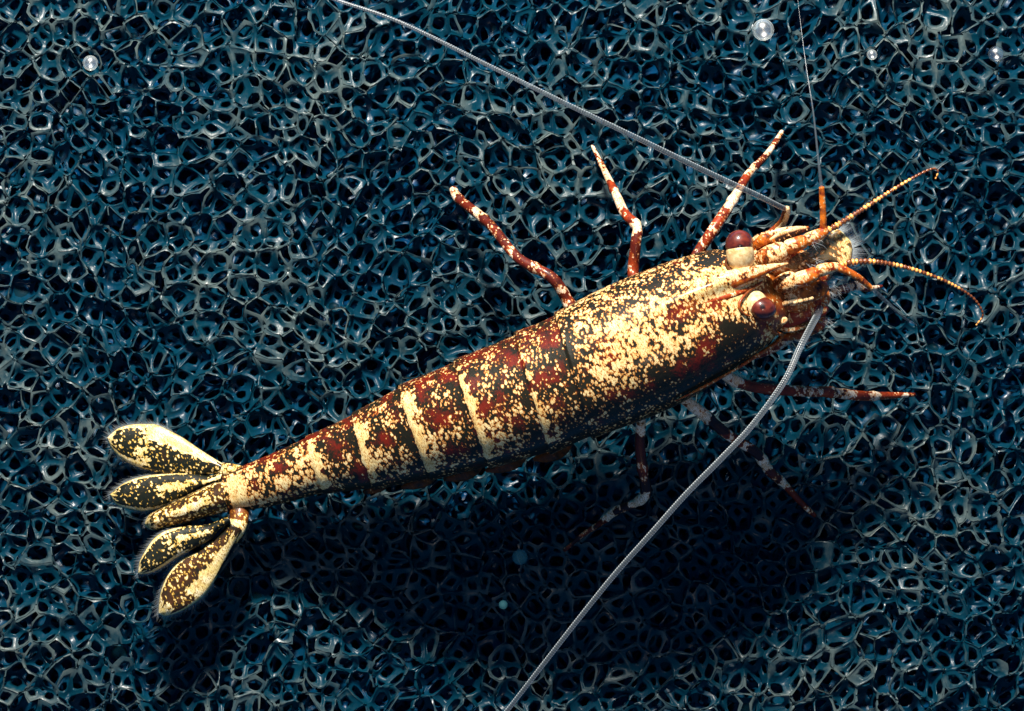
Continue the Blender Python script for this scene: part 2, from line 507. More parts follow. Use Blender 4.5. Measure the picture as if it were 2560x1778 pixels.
def body_point(s, ang, lift=0.0, frac=1.0):
    """ang: 0 = right edge (lower in the photo), pi/2 = top, pi = left edge"""
    u = interp_at(U, s); l = interp_at(Lw, s); zc = float(interp_at(ZC, s)); hf = float(interp_at(HF, s))
    pu, pl = P(u[0], u[1], zc), P(l[0], l[1], zc)
    M = (pu + pl) / 2; e = (pl - pu) / 2; w = np.linalg.norm(e)
    k = 1.0
    if 2 < s < 7:                       # the rear rim of each ring stands over the next one
        f = s - math.floor(s); k = 1.0 + 0.055 * (1 - f) ** 2.0 - 0.018
    if s >= 7: k = 1.0 + 0.035 * math.exp(-(s - 7) * 2.5)
    if s <= 2:
        k = 1.0 + 0.02 * math.cos(s * math.pi / 2)
    ca, sa = math.cos(ang), math.sin(ang)
    ex = 0.92
    x = math.copysign(abs(ca) ** ex, ca); y = math.copysign(abs(sa) ** ex, sa)
    hh = hf * (1.0 if sa > 0 else 0.92)
    p = M + frac * k * (e * x) + np.array([0, 0, 1.0]) * frac * k * w * hh * y
    # keel towards the rostrum
    if s > 8.6:
        d = (ang - (math.pi / 2 + ROLL + 0.10)) / 0.16
        p = p + np.array([0, 0, 1.0]) * 0.22 * math.exp(-d * d) * min((s - 8.6) / 2.0, 1.0) * (1.0 if s < 12 else max(0, 13 - s))
    return p + np.array([0, 0, lift])

CTRL = np.array([  # photo x, y, cream share, redness, orange  (pigment patches of the carapace)
 (1400,800,.45,.2,0),(1470,765,.55,.2,0),(1560,715,.5,.3,0),(1640,680,.42,.5,0),(1720,650,.5,.4,0),(1790,640,.25,0,0),(1760,655,.3,.0,0),
 (1440,830,.62,.2,0),(1500,790,.62,.1,0),(1560,760,.5,.5,0),(1620,720,.45,.2,0),(1700,690,.60,.1,0),(1660,700,.38,.0,0),(1760,690,.85,.1,0),(1800,690,1.0,0,0),(1850,700,1.1,0,0),
 (1580,800,.80,.2,0),(1540,840,.80,.5,0),(1600,850,.92,0,0),(1650,760,.85,0,0),(1700,735,.82,0,0),(1740,712,.9,0,0),
 (1500,860,.62,.8,0),(1560,900,.80,.7,0),(1520,900,.7,.7,0),(1620,880,.92,.2,0),(1680,850,.92,.1,0),(1740,825,.92,.1,0),
 (1700,775,.42,1,0),(1735,765,.35,1,.2),(1690,790,.38,.8,0),(1790,760,.45,1,.2),(1820,745,.7,.8,.3),(1770,790,.7,.6,0),(1790,725,.95,.3,.2),(1750,740,.9,.2,.1),
 (1800,800,.55,.7,0),(1830,760,.98,.1,0),(1845,735,1.0,0,.1),(1845,790,.75,.2,0),
 (1640,855,.7,0,0),(1620,845,.6,0,0),(1630,925,.25,0,0),(1680,900,.65,0,0),(1600,940,.6,0,0),(1720,875,.55,.1,0),
 (1820,810,.05,0,0),(1850,820,.02,0,0),(1880,835,.02,0,0),(1870,850,.25,0,0),(1790,850,.35,.9,0),(1760,870,.35,1,0),(1800,870,.2,.4,0),(1830,850,.15,.3,0),
 (1740,905,.15,1,0),(1700,905,.25,1,0),(1760,920,.05,.3,0),(1700,935,.12,.7,0),(1655,940,.2,.4,0),(1650,965,.2,.5,0),(1600,960,.42,.6,0),
 (1560,950,.78,.5,0),(1500,930,.70,.6,0),(1480,980,.55,.3,0),(1530,985,.5,.5,0),(1600,995,.3,.6,0),(1660,985,.1,.1,0),(1720,960,.22,.1,0),(1780,935,.1,0,0),
 (1850,890,.32,0,0),(1900,860,.45,.2,0),(1915,830,.7,.6,.3),(1480,1040,.36,0,0),(1540,1020,.22,.1,0),(1560,1048,.36,0,0),(1640,1020,.42,.1,0),(1690,990,.38,0,0),(1620,1005,.25,0,0),
 (1445,1000,.08,0,0),(1440,960,.18,0,0),(1422,900,.15,0,0),(1408,850,.25,0,0),(1465,940,.45,.4,0),(1455,890,.62,.3,0),
 (1885,700,1.0,0,.2),(1900,680,.9,.2,.4),(1930,700,.35,.5,.8),(1930,740,.3,.7,.9),(1960,690,.4,.5,1),(1920,790,.35,.9,.4),(1960,770,.2,1,.5),(1990,700,.4,.4,1),
], float)
def carapace_pig(px, py):
    d2 = (CTRL[:, 0] - px) ** 2 + (CTRL[:, 1] - py) ** 2
    w = 1.0 / (d2 + 90.0) ** 1.6
    return (w[:, None] * CTRL[:, 2:5]).sum(0) / w.sum()

def hash01(*a):
    v = math.sin(sum(x * k for x, k in zip(a, (12.9898, 78.233, 37.719)))) * 43758.5453
    return v - math.floor(v)
SADDLE = [(1360, 950, 26), (1372, 860, 15), (1100, 1040, 18), (1210, 1020, 20), (1250, 985, 14), (962, 1100, 20), (835, 1130, 20), (700, 1170, 16),
          (1295, 900, 22), (1180, 960, 16), (1055, 985, 16), (1145, 1125, 18), (1300, 1060, 14), (905, 1180, 20), (640, 1210, 12)]
def abdomen_pig(s, across, px, py):
    """across: 0 at the left edge (upper in the photo) .. 1 at the right edge"""
    f = s - math.floor(s); seg = int(math.floor(s))
    c, r = 0.50, 0.42
    f = min(max(f + 0.05 * math.sin(across * 17 + seg * 2) + 0.035 * math.sin(across * 41 + seg), 0), .999) if .05 < f < .8 else f
    if seg >= 2:
        band = {2: (0.17, 1.25), 3: (0.16, 1.15), 4: (0.14, 1.12), 5: (0.13, 1.1), 6: (0.14, .85)}[min(seg, 6)]
        if f < band[0]:
            c = band[1] * .92 - 0.30 * (f / band[0]) ** 2
        elif f > 0.80: c = 0.34
        else: c = 0.49 - 0.08 * (f - band[0])
        if seg == 2 and f >= band[0]: c -= 0.06
        if seg == 6 and f >= 0.5: c = 0.36
    else:
        c = 0.56 if s > 0.45 else 0.95
        if s < 0.12: c = 0.5
    if across < 0.16: c = min(c, 0.34 + 0.25 * (across > 0.08)); r = 0.7
    if 0.55 < across < 0.84: c += 0.03
    if across > 0.90: c = min(c * 0.7, 0.32); r = 0.25
    for (x, y, rad) in SADDLE:
        an = math.atan2(py - y, px - x)
        d = math.hypot(px - x, py - y) / rad / (1 + .3 * math.sin(an * 2 + x) + .2 * math.sin(an * 5 + y))
        if d < 1.5:
            w = max(0, 1 - (d / 1.5) ** 3)
            c = c * (1 - .6 * w) + 0.14 * .6 * w; r = r * (1 - w) + 0.95 * w
    return c + .01, r, 0.0

def to_px(p):
    k = H / (H - p[2]) * 100.0
    return 1280 + p[0] * k, 889 - p[1] * k

def build_body():
    NS, NA = 420, 180
    V, C = [], []
    ss = np.linspace(0, len(ST) - 1.001, NS)
    for s in ss:
        for j in range(NA):
            ang = 2 * math.pi * j / NA
            p = body_point(s, ang)
            px, py = to_px(p)
            if s < 7.0:
                across = 0.5 + 0.5 * math.cos(ang)
                c = abdomen_pig(s, across, px, py)
            else:
                c = carapace_pig(px, py)
                c = (min(c[0], 0.92) * .72 + .125, c[1] + .05, c[2])
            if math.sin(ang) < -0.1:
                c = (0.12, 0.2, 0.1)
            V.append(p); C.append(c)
    F = []
    for k in range(NS - 1):
        for j in range(NA):
            j2 = (j + 1) % NA
            F.append((k * NA + j, k * NA + j2, (k + 1) * NA + j2, (k + 1) * NA + j))
    for k, flip in ((0, True), (NS - 1, False)):
        cpt = np.mean(V[k * NA:(k + 1) * NA], axis=0)
        V.append(cpt + (np.array([-0.12, -0.05, 0]) if k == 0 else np.array([0.2, 0.05, 0])))
        C.append((0.3, 0.5, 0)); ci = len(V) - 1
        for j in range(NA):
            j2 = (j + 1) % NA
            F.append((k * NA + j, k * NA + j2, ci) if not flip else (k * NA + j2, k * NA + j, ci))
    new_mesh('body', V, F, M_body, root, pig=np.array(C))
    A = np.array(V); k = H / (H - A[:, 2]) * 100
    return np.stack([1280 + A[:, 0] * k, 889 - A[:, 1] * k, A[:, 2]], 1)
BODY = build_body()
def on_body(px, py, lift=0.0):
    d = np.hypot(BODY[:, 0] - px, BODY[:, 1] - py)
    near = BODY[d < 9]
    z = (near[:, 2].max() if len(near) else BODY[d.argmin(), 2]) + lift
    k = (H - z) / H / 100
    return np.array([(px - 1280) * k, (889 - py) * k, z])
def shell_line(name, pts, half, mat, c, n=60, lift=0.0, label=None):
    V, F, T, A = tube_geo([on_body(*p, lift) for p in pts], [h / 100 for h in half], n, 8)
    o = new_mesh(name, V, F, mat, root, pig=np.tile(np.array(c, float), (len(V), 1)))
    if label: o['label'] = label
    return o

# rostrum: a narrow tapering blade rising out of the carapace between the eyes
def build_rostrum():
    path = [(1712, 738, 4.28), (1770, 712, 4.36), (1825, 698, 4.34), (1875, 684, 4.26), (1925, 669, 4.12), (1972, 658, 3.98)]
    half = [3, 15, 21, 17, 9, 1.5]
    pr = catmull([(*P(*p), h / 100) for p, h in zip(path, half)], 60)
    V, C, F = [], [], []
    nA = 24
    for k, q in enumerate(pr):
        tan = pr[min(k + 1, 59), :3] - pr[max(k - 1, 0), :3]; tan /= np.linalg.norm(tan)
        side = np.cross(tan, (0, 0, 1)); side /= np.linalg.norm(side)      # towards the right side (lower in photo)
        for j in range(nA):
            a = 2 * math.pi * j / nA
            x = math.cos(a); y = math.sin(a)
            hgt = q[3] * (0.75 if y > 0 else 3.2)
            prof = (abs(y) ** 1.3) * (1 if y > 0 else -1)
            V.append(q[:3] + side * q[3] * x * (1.25 if x > 0 else 1.0) + np.array([0, 0, 1]) * (hgt * prof) - np.array([0, 0, 0.12]))
            t = k / 59
            if x < 0.35: C.append((.80 + .15 * math.sin(t * 19 + x * 3), .3, 0.4))
            elif x < 0.75: C.append((.15, .9, 0.9))
            else: C.append((0.75, .8, 0.9))
    for k in range(59):
        for j in range(nA):
            j2 = (j + 1) % nA
            F.append((k * nA + j, k * nA + j2, (k + 1) * nA + j2, (k + 1) * nA + j))
    new_mesh('rostrum', V, F, M_head, root, pig=np.array(C))
build_rostrum()

def shell_tube(name, path, half, mat, pigf, parent=root, n=50, ring=18, flat=1.0, radmod=None):
    pts = [P(*p) for p in path]
    V, F, T, A = tube_geo(pts, [h / 100 for h in half], n, ring, flat, radmod)
    C = np.array([pigf(t, a) for t, a in zip(T, A)])
    return new_mesh(name, V, F, mat, parent, pig=C)

# eyes: stalk with the eyeball at its end
def ellipsoid(name, c, axes, mat, parent, pigf=None, nu=36, nv=24):
    V, F, C = [], [], []
    ax = [np.asarray(a, float) for a in axes]
    for i in range(nv + 1):
        th = math.pi * i / nv
        for j in range(nu):
            ph = 2 * math.pi * j / nu
            d = (math.sin(th) * math.cos(ph), math.sin(th) * math.sin(ph), math.cos(th))
            V.append(np.asarray(c) + ax[0] * d[0] + ax[1] * d[1] + ax[2] * d[2])
            C.append(pigf(d) if pigf else (0, 0, 0))
    for i in range(nv):
        for j in range(nu):
            j2 = (j + 1) % nu
            F.append((i * nu + j, (i + 1) * nu + j, (i + 1) * nu + j2, i * nu + j2))
    return new_mesh(name, V, F, mat, parent, pig=np.array(C))

def eye(stalk_path, stalk_half, ball, axes, pup, label):
    V, F, T, A = tube_geo([P(*p) for p in stalk_path], [h / 100 for h in stalk_half], 30, 28)
    st = new_mesh('eyestalk', V, F, M_stalk, root)
    st['label'] = label
    pup = np.array(pup, float); pup /= np.linalg.norm(pup)
    def pf(d):
        w = d[0] * axes[0] / np.linalg.norm(axes[0]) + d[1] * axes[1] / np.linalg.norm(axes[1]) + d[2] * axes[2] / np.linalg.norm(axes[2])
        w = w / np.linalg.norm(w)
        ca = w @ pup
        return (max(0, min(1, (ca - 0.975) / 0.012)), 0, 0)
    ellipsoid('eyeball', P(*ball), axes, M_eye, st, pf)
X = lambda a: np.array(a, float)
eye([(1853, 668, 3.78), (1852, 650, 3.92), (1850, 630, 3.98), (1849, 618, 3.98)], [24, 32, 33, 30], (1848, 610, 3.98), [X((.33, .03, 0)), X((-.02, .33, 0)), X((0, .0, .33))], (0.05, -0.25, 1), 'cream eyestalk with red-brown eye pointing up the picture')
eye([(1866, 748, 3.62), (1876, 754, 3.78), (1888, 761, 3.90), (1899, 768, 3.94)], [26, 31, 32, 28], (1905, 771, 3.98), [X((.34, -.06, 0)), X((.04, .27, 0)), X((0, 0, .32))], (0.0, 0.1, 1), 'cream eyestalk with dark-centred eye nearest the lower side')

# ---- legs
def bands_pig(bands, base=(0.33, 1.0, 0.25), edge=None):
    def f(t, a):
        t2 = t + 0.012 * math.sin(a * 2 + t * 40)
        k = 0.13 * math.sin(t * 95 + 2 * math.sin(a + t * 9)) + 0.09 * math.sin(t * 47 + a)
        for (a0, a1, c) in bands:
            if a0 <= t2 <= a1: return (c[0] + (k if c[0] > .25 else k * .5), c[1], c[2])
        return base
    return f
W = (.74, .6, 0.2); R = (0.33, 0.9, 0.1); O = (0.3, 1.1, 0.9); D = (0.15, 0.1, 0); MX = (0.52, 1.0, 0.5); K = (0.9, .8, .3); S = (0.44, 1.1, 0.4)
def joints(js, amt=0.16):
    def f(t):
        return 1.0 + sum(amt * math.exp(-((t - j) / 0.018) ** 2) for j in js) - 0.10 * sum(math.exp(-((t - j - 0.03) / 0.015) ** 2) for j in js)
    return f
def leg(path, half, bands, js, label):
    o = shell_tube('walking_leg', path, half, M_leg, bands_pig(bands), n=110, ring=18, radmod=joints(js))
    o['label'] = label
    return o
leg([(1133, 474, .15), (1150, 500, .45), (1224, 561, 1.2), (1294, 644, 1.8), (1381, 696, 2.1), (1424, 761, 2.0), (1455, 806, 2.5)],
    [10, 12, 12.5, 12.5, 14, 14, 13], [(0, .085, W), (.085, .235, R), (.235, .30, W), (.30, .36, R), (.36, .41, S), (.41, .50, R), (.50, .56, S), (.56, .66, R), (.66, .72, S), (.72, .80, R), (.8, .9, MX)],
    [.085, .30, .66, .88], 'red-brown rear leg with a white tip and white bars')
leg([(1481, 365, .1), (1511, 426, .7), (1542, 491, 1.3), (1563, 535, 1.75), (1592, 567, 2.1), (1590, 605, 2.2), (1583, 683, 2.1), (1592, 728, 2.6)],
    [4, 7.5, 11, 12, 12.5, 13, 14, 13], [(0, .05, (.9, .1, 0)), (.05, .16, MX), (.16, .30, K), (.30, .38, O), (.38, .52, K), (.52, .58, MX), (.58, .66, O), (.66, .72, K), (.72, .80, R), (.8, .95, O)],
    [.15, .36, .66], 'thin middle leg bent at a knee, pale clear tip')
leg([(1955, 330, .1), (1920, 383, .7), (1872, 435, 1.3), (1846, 478, 1.7), (1816, 526, 2.1), (1781, 578, 2.4), (1746, 631, 2.4), (1722, 672, 2.7)],
    [6, 8, 10.5, 11.5, 13.5, 14, 13, 12], [(0, .08, W), (.08, .16, MX), (.16, .22, K), (.22, .33, R), (.33, .43, W), (.43, .49, O), (.49, .56, MX), (.56, .68, K), (.68, .88, (0.45, 1.1, .9))],
    [.09, .33, .62], 'front leg crossing under the long antenna towards the top')
leg([(1795, 918, 2.7), (1829, 948, 2.1), (1894, 969, 1.9), (2003, 978, 1.6), (2068, 980, 1.3), (2155, 990, .9), (2220, 989, .5), (2286, 987, .12)],
    [12, 14, 13.5, 13.5, 13, 12.5, 9, 5], [(0, .16, (.86, .8, .9)), (.16, .36, (0.22, 1.1, .5)), (.36, .5, MX), (.5, .56, (0.2, 1.1, .9)), (.56, .65, W), (.65, .75, O), (.75, .80, W), (.80, .93, O), (.93, 1, MX)],
    [.14, .56, .78], 'straight leg pointing right under the curved antenna')
leg([(1688, 980, 2.6), (1724, 1009, 2.0), (1763, 1039, 1.8), (1820, 1087, 1.6), (1890, 1131, 1.4), (1924, 1178, 1.1), (1959, 1209, .8), (2003, 1257, .4), (2037, 1289, .1)],
    [12, 14, 14.5, 13, 13, 12.5, 10, 8, 6], [(0, .24, (.84, .8, .8)), (.24, .33, D), (.33, .45, MX), (.45, .52, D), (.52, .60, K), (.60, .70, R), (.70, .77, K), (.77, .92, (0.22, 1, .3)), (.92, 1, MX)],
    [.24, .55, .72], 'leg slanting down to the right, crossed by the curved antenna')
leg([(1602, 1032, 2.5), (1602, 1061, 1.9), (1600, 1118, 1.7), (1607, 1178, 1.6), (1614, 1232, 1.45), (1588, 1258, 1.2), (1537, 1279, .95), (1494, 1313, .6), (1459, 1335, .4), (1411, 1376, .1)],
    [11, 12, 13, 13, 14, 11, 11, 8, 6, 4.5], [(0, .17, (.80, .8, .8)), (.17, .30, (0.1, .9, 0)), (.30, .36, MX), (.36, .43, D), (.43, .54, K), (.54, .64, (0.42, .2, 0)), (.64, .72, K), (.72, .80, R), (.80, .90, MX), (.9, .95, D), (.95, 1, MX)],
    [.32, .5, .72], 'dark leg hanging straight down then bent to the left in shadow')

# ---- feelers on the head
def beaded(path, half, pitch, mat, name, parent, amp=0.16, ring=10, bright=None, zigzag=False):
    pts = np.array([P(*p) for p in path]); L_ = np.linalg.norm(np.diff(pts, axis=0), axis=1).sum()
    nb = max(4, int(L_ / pitch)); n = nb * 4 + 1
    def rm(t): return 1.0 + amp * math.cos(2 * math.pi * t * nb)
    V, F, T, A = tube_geo(pts, [h / 100 for h in half], n, ring, 1.0, rm)
    C = np.zeros((len(V), 3))
    ph = np.cos(2 * np.pi * T * nb)
    C[:, 0] = bright(T, A, ph)
    if mat is M_head: C[:, 1] = .9; C[:, 2] = 1
    return new_mesh(name, V, F, mat, parent, pig=C)
def long_antenna(path, half, label):
    # pale beads at the joints along both edges
    def br(T, A, ph):
        e = np.abs(np.cos(A)) ** 6
        return np.clip((ph > -0.1) * (0.10 + 1.3 * e) + 0.10 * (np.cos(3 * A) > .5), 0, 1)
    o = beaded(path, [h * .74 for h in half], 0.06, M_antenna, 'long_antenna', root, 0.02, 16, br)
    o['label'] = label
long_antenna([(1962, 522, 3.3), (1940, 512, 3.5), (1894, 489, 3.8), (1782, 437, 4.2), (1615, 356, 4.6), (1426, 265, 4.7), (1225, 166, 4.5), (1003, 57, 4.2), (846, 2, 4.0), (730, -40, 3.8)],
    [8.5, 9, 9, 9, 8.3, 7.5, 6.8, 6, 5.5, 5], 'long grey antenna sweeping to the top left')
long_antenna([(2050, 768, 3.0), (2043, 788, 3.1), (2026, 820, 3.4), (1999, 872, 3.7), (1960, 955, 4.0), (1882, 1062, 4.2), (1804, 1146, 4.3), (1715, 1236, 4.3), (1626, 1336, 4.2), (1537, 1436, 4.0), (1448, 1546, 3.8), (1359, 1660, 3.6), (1270, 1774, 3.4), (1180, 1885, 3.2)],
    [11, 11.5, 11, 10.5, 10, 9.5, 9.5, 9, 8.8, 8.5, 8, 7.6, 7.2, 7], 'long grey antenna curving down to the bottom edge')

def orbit_rims():
    shell_line('orbit_rim', [(1905, 704), (1880, 722), (1858, 743), (1848, 764), (1855, 781), (1875, 792)], [2, 3, 3.5, 3.5, 3, 2], M_head, (.12, .5, .4), label='dark brown rim of the socket of the lower eye')
    shell_line('orbit_rim', [(1816, 645), (1815, 661), (1828, 676), (1854, 681), (1885, 675), (1915, 668)], [2, 3, 3, 3, 2.5, 1.5], M_head, (.05, .2, .2), label='black rim of the socket of the upper eye')
    shell_line('shell_ridge', [(1660, 800), (1720, 772), (1780, 752), (1830, 738), (1870, 722), (1905, 705)], [2, 6, 9, 9, 7, 3], M_head, (.46, 1.1, .35), lift=-.095, label='orange-brown crest line leading to the rostrum')
    shell_line('shell_margin', [(1925, 815), (1938, 832), (1955, 838), (1940, 858), (1900, 884), (1840, 922), (1760, 966), (1690, 1002)], [3, 4, 5, 5, 5, 4, 4, 2], M_head, (.42, .7, .6), n=90, label='ochre lower margin of the carapace')
orbit_rims()

def head_bits():
    # left antennal scale (upper edge of the head) and right one
    o = shell_tube('antennal_scale', [(1880, 612, 3.1), (1905, 600, 3.2), (1950, 588, 3.25), (1990, 578, 3.2), (2022, 572, 3.1)], [12, 17, 17, 12, 6], M_head,
               lambda t, a: (0.75, .6, .1) if math.cos(a) < -0.2 else ((0.35, .6, .8) if t < .4 else (.42, .1, 0)), flat=0.35)
    o['label'] = 'cream and black scale along the upper side of the head'
    o = shell_tube('antennal_scale', [(1935, 742, 3.2), (1975, 742, 3.3), (2015, 732, 3.3), (2050, 722, 3.2), (2068, 716, 3.1)], [12, 22, 25, 22, 10], M_head,
               lambda t, a: (0.58, .4, .7) if t < .45 else (.36, .8, .8), flat=0.35)
    o['label'] = 'orange-brown scale beside the lower feelers'
    # antennal peduncles
    o = shell_tube('antennal_peduncle', [(1925, 590, 2.7), (1948, 568, 2.8), (1960, 548, 3.0), (1966, 530, 3.2), (1966, 520, 3.3)], [14, 12, 10, 10, 8], M_head, lambda t, a: (.9, .8, .4) if math.cos(a) > -.2 else (.2, .8, .2), flat=.9)
    o['label'] = 'cream antenna base bending upwards'
    o = shell_tube('antennal_peduncle', [(1915, 808, 2.7), (1950, 800, 2.8), (1990, 785, 2.9), (2030, 775, 2.9), (2062, 772, 2.9)], [20, 26, 28, 24, 17], M_head,
               lambda t, a: (0.80, 1, .2) if (math.sin(t * 34) > .35 and .25 < a / math.pi < .85) else (.12, 1.3, 0.05), flat=.7, n=80, radmod=joints([.35, .75], .08))
    o['label'] = 'dark red antenna base with cream dashes'
    # antennules: three-jointed base carrying two flagella each
    def peduncle(segs, label, pg):
        base = None
        for k, (path, half) in enumerate(segs):
            c = shell_tube('peduncle_joint' if base is not None else 'antennule', path, half, M_head, pg[k], parent=base or root, n=24, flat=.85,
                           radmod=lambda t: 0.9 + 0.1 * min(1, 8 * t, 8 * (1 - t)))
            if base is None: base = c; c['label'] = label
        return base
    cr = lambda t, a: (0.80, .7, .5) if t < .55 and math.cos(a) < .5 else (.42, 1.1, .9)
    c0 = lambda t, a: (.74, .3, .3) if t > .45 and math.cos(a) < .55 else (.55, .5, .5)
    cf = lambda t, a: (.72, .8, .6)
    up = peduncle([([(1900, 650, 3.35), (1930, 638, 3.5), (1962, 624, 3.55)], [22, 26, 22]),
                   ([(1966, 619, 3.6), (1988, 612, 3.62), (2013, 602, 3.6)], [18, 18, 16]),
                   ([(2015, 601, 3.55), (2040, 590, 3.52), (2066, 577, 3.5)], [16, 15, 11])], 'upper antennule base of three cream and orange joints', [c0, cr, cr])
    lo = peduncle([([(1935, 716, 3.4), (1962, 708, 3.5), (1987, 700, 3.5)], [16, 24, 24]),
                   ([(1992, 702, 3.55), (2015, 694, 3.58), (2042, 683, 3.55)], [20, 19, 17]),
                   ([(2046, 678, 3.5), (2070, 671, 3.48), (2096, 666, 3.4)], [16, 14, 10])], 'lower antennule base of three cream and orange joints', [c0, cr, cf])
    def seta(T, A, ph):
        k = np.array([1.0 if hash01(round(t * 31)) > .55 else .12 for t in T])
        return np.clip((ph > -0.2) * k, 0, 1)
    def solid(T, A, ph): return np.clip(.75 - .9 * (hash01(1) * 0 + (np.sin(T * 60 + A) > .55)), 0, 1)
    f = beaded([(2066, 577, 3.5), (2085, 568, 3.5), (2131, 540, 3.4), (2187, 504, 3.2), (2240, 470, 3.0), (2299, 436, 2.8), (2333, 422, 2.7), (2345, 430, 2.65), (2339, 447, 2.6)],
        [7, 7, 6, 5, 4, 3.2, 2.6, 2.2, 1.8], .10, M_orange, 'flagellum', up, .3, 10, seta); f['label'] = 'orange beaded feeler hooked at its tip'
    f = beaded([(2058, 570, 3.5), (2058, 540, 3.6), (2056, 500, 3.7), (2054, 468, 3.8)], [8.5, 8, 7.5, 6.5], .12, M_head, 'flagellum', up, .02, 12, lambda T, A, ph: 0.42 + 0 * T); f['label'] = 'orange lower half of the upright feeler'
    g = beaded([(2054, 470, 3.8), (2046, 400, 3.8), (2033, 280, 3.6), (2016, 170, 3.2), (2004, 80, 2.8), (1992, -20, 2.4)], [5, 3.2, 2.2, 1.5, .9, .4], .10, M_antenna, 'feeler_tip', f, .05, 8, lambda T, A, ph: 0.08 + 0 * T)
    f = beaded([(2096, 666, 3.4), (2125, 656, 3.3), (2180, 654, 3.2), (2240, 663, 3.0), (2290, 676, 2.9), (2344, 695, 2.7), (2389, 716, 2.5), (2428, 741, 2.3), (2448, 764, 2.2), (2457, 789, 2.1), (2441, 813, 2.0)],
        [7, 6.5, 6, 5.2, 4.6, 4, 3.6, 3, 2.6, 2.4, 2], .10, M_orange, 'flagellum', lo, .25, 10, seta); f['label'] = 'orange beaded feeler arching to the right'
    f = beaded([(2090, 668, 3.4), (2110, 675, 3.4), (2145, 694, 3.3), (2180, 722, 3.1)], [9, 9.5, 8.5, 6], .12, M_head, 'flagellum', lo, .02, 12, lambda T, A, ph: 0.48 + 0 * T); f['label'] = 'thick orange feeler slanting down, turning grey'
    g = beaded([(2180, 722, 3.1), (2222, 760, 2.8), (2257, 792, 2.5), (2292, 813, 2.2)], [6, 4.5, 3, 1.5], .10, M_antenna, 'feeler_tip', f, .05, 8, lambda T, A, ph: 0.05 + 0 * T)
    # mouth-part limbs
    o = shell_tube('maxilliped', [(2050, 735, 2.4), (2080, 730, 2.4), (2113, 722, 2.4), (2140, 714, 2.3), (2170, 722, 2.2), (2205, 716, 2.0)], [10, 10, 11, 11, 8, 4], M_leg,
               bands_pig([(0, .15, D), (.15, .24, K), (.24, .40, R), (.40, .48, W), (.48, .52, D), (.52, .66, W), (.66, .78, R), (.78, .9, K)]), n=70, radmod=joints([.4, .5, .68], .1))
    o['label'] = 'banded mouth limb reaching forward past the head'
    o = shell_tube('maxilliped', [(1895, 888, 2.1), (1920, 877, 2.1), (1940, 866, 2.2), (1962, 848, 2.3), (1980, 836, 2.3), (2006, 846, 2.1), (2022, 850, 1.9)], [9, 11, 13, 16, 15, 10, 6], M_leg,
               bands_pig([(0, .2, S), (.2, .45, MX), (.45, .85, K)]), n=60)
    o['label'] = 'cream folded mouth limb under the cheek'
    # a bed of small plates and palps that fills the space between the feelers' bases
    def palp(path, half, c, label, mat=M_head, flat=.6):
        q = shell_tube('palp', path, half, mat, (lambda t, a: c) if not callable(c) else c, n=30, ring=12, flat=flat); q['label'] = label
    palp([(1890, 645, 3.15), (1945, 652, 3.25), (2005, 668, 3.15), (2065, 690, 3.0)], [28, 40, 38, 22], (.58, .9, 1.0), 'orange-brown tissue between the feeler bases', flat=.35)
    palp([(1905, 712, 3.1), (1950, 730, 3.2), (2010, 742, 3.05), (2068, 745, 2.8)], [24, 38, 40, 22], (.52, 1.0, .9), 'dark red tissue under the lower feeler base', flat=.4)
    palp([(1925, 775, 3.25), (1950, 762, 3.35), (1980, 752, 3.4), (2012, 745, 3.35)], [4, 6, 6, 4], (.75, .4, .4), 'cream edge stripe beside the lower eye')
    for k in range(4):
        x, y = 1984 + 13 * k, 757 - 3.2 * k
        palp([(x, y, 3.4), (x + 9, y - 2, 3.42)], [4.5, 4.5], (1.2, .2, .1), 'small cream tooth in the row of four on the red base', flat=.8)
    palp([(1935, 818, 2.9), (1975, 824, 2.9), (2010, 815, 2.9), (2038, 800, 2.8)], [5, 7, 7, 4], (.62, .7, .8), 'ochre rim under the red antenna base')
    palp([(1946, 805, 3.25), (1958, 802, 3.3), (1966, 798, 3.25)], [6, 9, 6], (1.0, .7, .5), 'round cream spot plate on the red base')
    palp([(1960, 845, 2.6), (2005, 832, 2.7), (2045, 815, 2.7), (2064, 796, 2.7)], [9, 14, 14, 9], (.45, 1, .5), 'dark red plate behind the lower antenna')
    palp([(1925, 600, 3.45), (1950, 585, 3.5), (1985, 574, 3.5), (2016, 569, 3.4)], [3, 5, 5, 3], (.95, .3, .2), 'cream outer edge of the upper scale')
    palp([(1893, 612, 3.3), (1908, 600, 3.4), (1925, 594, 3.4)], [10, 14, 10], (.35, 1, 1), 'orange knob in front of the upper eye')
    palp([(1890, 640, 3.4), (1905, 655, 3.4), (1925, 660, 3.3)], [9, 12, 8], (.5, .1, .2), 'cream and black lobe beside the upper eyestalk')
    # short stiff hairs of the mouth limbs and scales
    V, F = [], []
    spots = [(2040, 740, 2.9), (2070, 735, 2.8), (2110, 725, 2.7), (2150, 715, 2.6), (2000, 780, 3), (2050, 800, 2.8), (2010, 840, 2.4), (1985, 835, 2.5), (2075, 700, 3.2), (2090, 690, 3.2), (1990, 700, 3.6), (2030, 600, 3.6), (1960, 850, 2.4), (2030, 655, 3.4)]
    for k in range(260):
        bx, by, bz = spots[k % len(spots)]
        bx += rng.normal(0, 10); by += rng.normal(0, 7)
        an = rng.normal(-0.35, .55); ln = rng.uniform(14, 42)
        p0 = P(bx, by, bz); p2 = P(bx + ln * math.cos(an), by - ln * math.sin(an) , bz + rng.normal(0, .12)); p1 = (p0 + p2) / 2 + rng.normal(0, .03, 3)
        w = np.array([.0045, .0045, 0]); b = len(V)
        V += [p0 - w, p0 + w, p1 - w * .7, p1 + w * .7, p2]; F += [(b, b + 1, b + 3, b + 2), (b + 2, b + 3, b + 4)]
